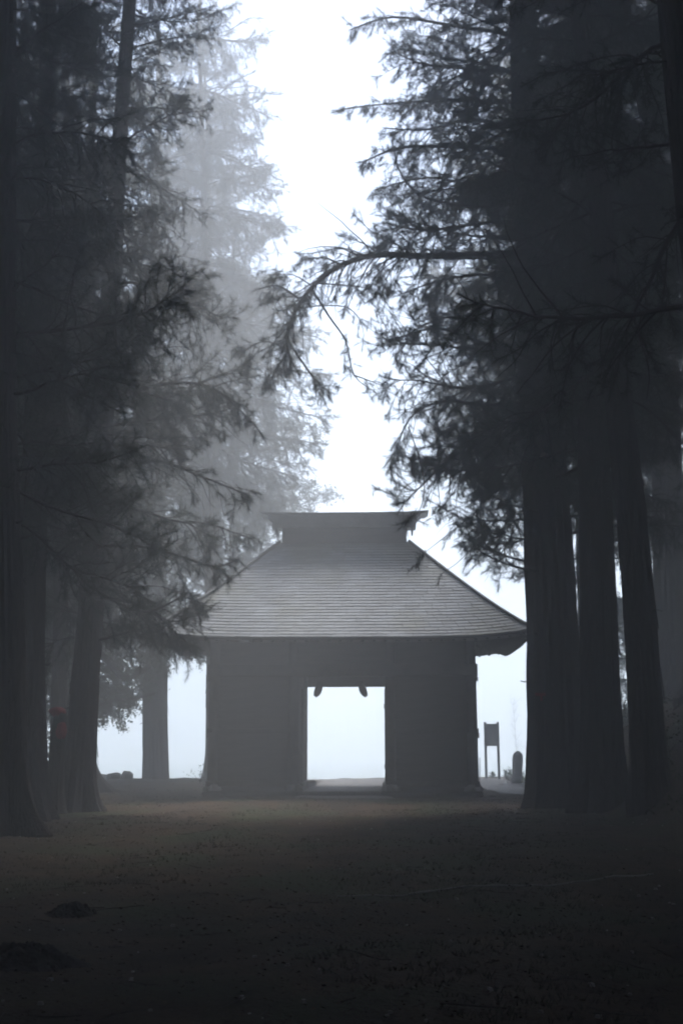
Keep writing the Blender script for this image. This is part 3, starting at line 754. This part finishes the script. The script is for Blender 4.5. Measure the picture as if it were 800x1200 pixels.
def mound(px, py, rad, h, seed, label):
    # heap of crumbly soil thrown up on the floor
    d = at(px, py, 10) - EYE; w = EYE + d * (1.5 / -d.z); b = MB(); n, m_ = 40, 14
    for j in range(m_ + 1):
        for i in range(n):
            a = 2 * math.pi * i / n; r = j / m_; R_ = rad * (1 + .35 * nz(math.cos(a) * 1.5 + seed, math.sin(a) * 1.5)) * 1.25
            x, y = math.cos(a) * r * R_ * 1.2, math.sin(a) * r * R_
            z = h * (1 - r * r) ** 1.4 * (1 + .5 * nz(x * 9 + seed, y * 9)) + (1 - r) * .25 * h * nz(x * 30, y * 30, seed) * 1.6
            b.v.append((x, y, gz(w.x + x, w.y + y) + z - .012 * r * r))
    for j in range(m_):
        for i in range(n): b.f.append((j * n + i, j * n + (i + 1) % n, (j + 1) * n + (i + 1) % n, (j + 1) * n + i)); b.m.append(0)
    rr = random.Random(seed)
    for k in range(60):
        a = rr.uniform(0, 6.28); r = rr.random() ** .6 * 1.25; x, y = math.cos(a) * r * rad * 1.2, math.sin(a) * r * rad; q = rr.uniform(.006, .018)
        b.box((x, y, gz(w.x + x, w.y + y) + h * max(0, 1 - (r / 1.25) ** 2) ** 1.4 + q * .2), (q * 2, q * 1.6, q * 1.3), rz=a, taper=.6)
    o = b.build('dirt_mound', M['soil'], loc=(w.x, w.y, 0)); return tag(o, label, 'dirt mound', 'dirt mounds at lower left')
mound(82, 1072, .17, .09, 21, 'small dark dirt mound, farther of two at lower left')
mound(33, 1135, .26, .11, 33, 'larger dark dirt mound, nearer of two at lower left')

# thin pole lying half sunk across the floor
pp = []
for k in range(25):
    px = 395 + 370 * k / 24; py = 1050 - 18 * k / 24
    d = at(px, py, 10); s_ = (-1.5) / (d.z - 1.5); w = EYE + (d - EYE) * s_
    pp.append(Vector((w.x, w.y, gz(w.x, w.y) + .004)))
mb = MB(); mb.tube([p - pp[0] for p in pp], [.012 + .003 * nz(k * .7, 5) for k in range(25)], 7, cap=True)
o = mb.build('fallen_pole', M['board'], smooth=True, loc=pp[0]); tag(o, 'thin pale pole lying across the forest floor at right', 'pole')

# stake by the gate's right wall
Y = 42; a = at(561.5, 908, Y); mb = MB(); mb.tube([(0, 0, -.1), (.02, 0, at(561, 888, Y).z - gz(a.x, Y))], [.02, .015], 6, cap=True)
o = mb.build('stake', M['twig'], loc=(a.x, Y, gz(a.x, Y))); tag(o, 'thin stake close to the right wall of the gate', 'stake')

def weed(px, Y, h, n, seed, label, leaf=True, spread=.35):
    a = at(px, 905, Y); t = link('weed', None, None, (a.x, Y, gz(a.x, Y))); tag(t, label, 'weed', 'weeds near the gate')
    rng = np.random.default_rng(seed); s_, l_ = MB(), MB(); tips = []
    for k in range(n):
        an = rng.uniform(0, 6.28); d = (math.cos(an) * spread, math.sin(an) * spread, 1); L = h * rng.uniform(.5, 1)
        pts, dirs = curve_pts((rng.normal() * .06, rng.normal() * .06, 0), d, L, 5, rng, lambda q: -.4, .12)
        s_.tube(pts, [.006, .006, .005, .004, .003, .002], 3); tips += pts[2:]
    s_.build('stem', M['twig'], t); add_leaves(l_, tips, rng, 4, .045, .05, 0); l_.build('foliage', M['leaf'], t)
weed(592, 43, .45, 7, 1, 'weed growing between the notice board and the upright stone')
weed(596.5, 42.4, .6, 7, 2, 'taller weed touching the left side of the upright stone')
weed(612, 42, .55, 8, 3, 'weed right of the upright stone by the thickest trunk')
weed(238, 36.5, .75, 9, 4, 'leafy weed beside the left wall of the gate')
weed(575, 44.2, .3, 6, 5, 'low weed under the notice board')

# bare sapling far out in the fog
def sapling():
    Y = 108; a = at(606, 880, Y); z0 = gz(a.x, Y); t = link('bare_sapling', None, None, (a.x, Y, z0)); tag(t, 'faint bare young tree in the fog beyond the upright stone', 'tree')
    rng = np.random.default_rng(9); top = at(606, 826, Y).z - z0; b = MB(); c = MB()
    pts, dirs = curve_pts((0, 0, 0), (0, 0, 1), top, 10, rng, lambda q: 0, .05); b.tube(pts, [.09 - .007 * i for i in range(11)], 6)
    for i in range(3, 11):
        for k in range(4):
            an = rng.uniform(0, 6.28); L = rng.uniform(.7, 1.5)
            q, dq = curve_pts(pts[i], (math.cos(an) * .8, math.sin(an) * .8, 1), L, 5, rng, lambda q: .3, .12); c.tube(q, [.03, .025, .02, .014, .01, .006], 3)
            for w in (2, 3, 4):
                e = q[w] + unit(rng.normal(size=3) + np.array([0, 0, .8])) * .5; c.tube([q[w], e], [.012, .004], 3)
    b.build('trunk', M['twig'], t); c.build('crown', M['twig'], t)
sapling()

# ------------------------------------------------------------------ ground cover (uncountable)
rng = np.random.default_rng(77)
def scatter(n, ymin, ymax, power=1.0):
    out = []
    while len(out) < n:
        y = ymin + (ymax - ymin) * rng.random() ** power; hw = .36 * y + 1.0; x = rng.uniform(-hw, hw) - .04 * y
        if XC - WH - .3 < x < XC + WH + .3 and YF - .3 < y < YB + .3: continue
        out.append((x, y))
    return out
mb = MB()
for x, y in scatter(26000, 4.2, 44, 1.5):
    z = gz(x, y); s_ = rng.uniform(.008, .024); an = rng.uniform(0, 6.28); t1, t2 = rng.uniform(-.5, .5, 2)
    ux, uy = math.cos(an) * s_, math.sin(an) * s_; w = rng.uniform(.35, .7)
    mb.add([(x - ux, y - uy, z + .006), (x - uy * w, y + ux * w, z + .01 + s_ * abs(t1)), (x + ux, y + uy, z + .008 + s_ * abs(t2)), (x + uy * w, y - ux * w, z + .005)], [(0, 1, 2, 3)])
o = mb.build('leaf_litter', M['litter']); tag(o, 'fallen leaves and needles scattered on the forest floor', 'leaf litter', kind='stuff')
mb = MB()
for x, y in scatter(9000, 4.2, 44, 1.3):
    if nz(x * .35, y * .35, 12) < -.02: continue
    z = gz(x, y)
    for k in range(5):
        an = rng.uniform(0, 6.28); h = rng.uniform(.02, .06); ox, oy = rng.normal(0, .025, 2); lx, ly = math.cos(an) * h * .7, math.sin(an) * h * .7
        mb.add([(x + ox - .003, y + oy, z - .003), (x + ox + .003, y + oy + .002, z - .003), (x + ox + lx, y + oy + ly, z + h)], [(0, 1, 2)])
o = mb.build('low_grass', M['grass']); tag(o, 'sparse short grass and moss tufts on the forest floor', 'grass', kind='stuff')
mb = MB()
for x, y in scatter(420, 4.2, 30, 1.3):
    z = gz(x, y); s_ = rng.uniform(.006, .022); mb.box((x, y, z + s_ * .3), (s_ * 2, s_ * 1.4, s_), rz=rng.uniform(0, 3), taper=.7)
o = mb.build('pebbles', M['pebble']); tag(o, 'small pale pebbles and flecks on the dark floor', 'pebbles', kind='stuff')
mb = MB()
for x, y in scatter(500, 4.2, 40, 1.3):
    z = gz(x, y); L = rng.uniform(.08, .4); an = rng.uniform(0, 6.28); p = [Vector((x + math.cos(an) * L * (k / 3 - .5), y + math.sin(an) * L * (k / 3 - .5), 0)) for k in range(4)]
    for q in p: q.z = gz(q.x, q.y) + .008 + rng.uniform(0, .008)
    mb.tube(p, [.004, .005, .004, .002], 3)
o = mb.build('fallen_twigs', M['twig']); tag(o, 'thin broken twigs lying on the forest floor', 'twigs', kind='stuff')
# moss and low plants on the right bank
mb = MB(); pos = []
while len(pos) < 4200:
    y = rng.uniform(14, 40); x = rng.uniform(4, 12)
    if gz(x, y) > .25: pos.append((x, y, gz(x, y) + rng.uniform(0, .10)))
add_leaves(mb, pos, rng, 4, .045, .07, 0)
o = mb.build('bank_plants', M['moss']); tag(o, 'mossy ground plants covering the bank behind the right group', 'moss', kind='stuff')

# ------------------------------------------------------------------ the rest of the forest, out of frame beside and behind
mb = MB(); rf = random.Random(99); P = []
spots = []
for gy in np.arange(-26, 46, 4.2):
    for gx_ in np.arange(-30, 31, 4.2):
        x = gx_ + rf.uniform(-1.2, 1.2); y = gy + rf.uniform(-1.2, 1.2)
        if y < 4.0:
            if abs(x) < 2.2: continue
        elif abs(x + .04 * y) < .36 * y + 6.5: continue
        spots.append((x, y))
for x, y in spots:
    z0 = gz(x, y); r = rf.uniform(.28, .5)
    mb.tube([(x, y, z0 - .3), (x, y, z0 + .4), (x, y, 12), (x + rf.uniform(-.5, .5), y, 27)], [r * 1.6, r, r * .7, .08], 8, 0)
    k = 0
    while k < 900:
        lo = .4 if (abs(x) > 19 or y < -12) else 6.5  # low leaves on outer trees, added to block light from the sides
        h = rf.uniform(lo, 28); v = max(0, (h - 6.5) / 21.5); rad = 4.2 * (1 - v) ** .6 * math.sqrt(rf.random()); an = rf.uniform(0, 6.28)
        xx, yy = x + math.cos(an) * rad, y + math.sin(an) * rad
        P.append((xx, yy, h - .25 * rad)); k += 1
# unseen trunkless leaf mass added above the view to shade the avenue
k = 0
while k < 50000:
    x, y, h = rf.uniform(-14, 14), rf.uniform(2, 31), rf.uniform(6, 30)
    if h < 3.0 + .84 * (y + .6) or h > 28.5: continue
    P.append((x, y, h)); k += 1
add_leaves(mb, P, rng, 1, .6, .1, 1)
o = mb.build('forest_and_shade_leaves', [M['bark'], M['needle']]); tag(o, 'cedar forest beside and behind the clearing, with unseen leaves added to shade it', 'forest', kind='stuff')

# ------------------------------------------------------------------ haze
zmin = min(v[2] for v in g.v)
mb = MB(); hx0, hx1, hy0, hy1, hz0, hz1 = -248, 248, -78, 248, zmin - 1, 36.5
mb.box(((hx0 + hx1) / 2, (hy0 + hy1) / 2, (hz0 + hz1) / 2), (hx1 - hx0, hy1 - hy0, hz1 - hz0))
hm_ = bpy.data.materials.new('haze_air'); hm_.use_nodes = True; hn = hm_.node_tree; hn.nodes.clear()
pv = hn.nodes.new('ShaderNodeVolumePrincipled'); ho = hn.nodes.new('ShaderNodeOutputMaterial')
pv.inputs['Color'].default_value = (.922, .953, .990, 1); pv.inputs['Density'].default_value = HAZE_DENSITY; pv.inputs['Anisotropy'].default_value = HAZE_G
hn.links.new(pv.outputs[0], ho.inputs['Volume'])
o = mb.build('haze', hm_); tag(o, 'even fog filling the clearing and the valley', 'fog', kind='stuff')
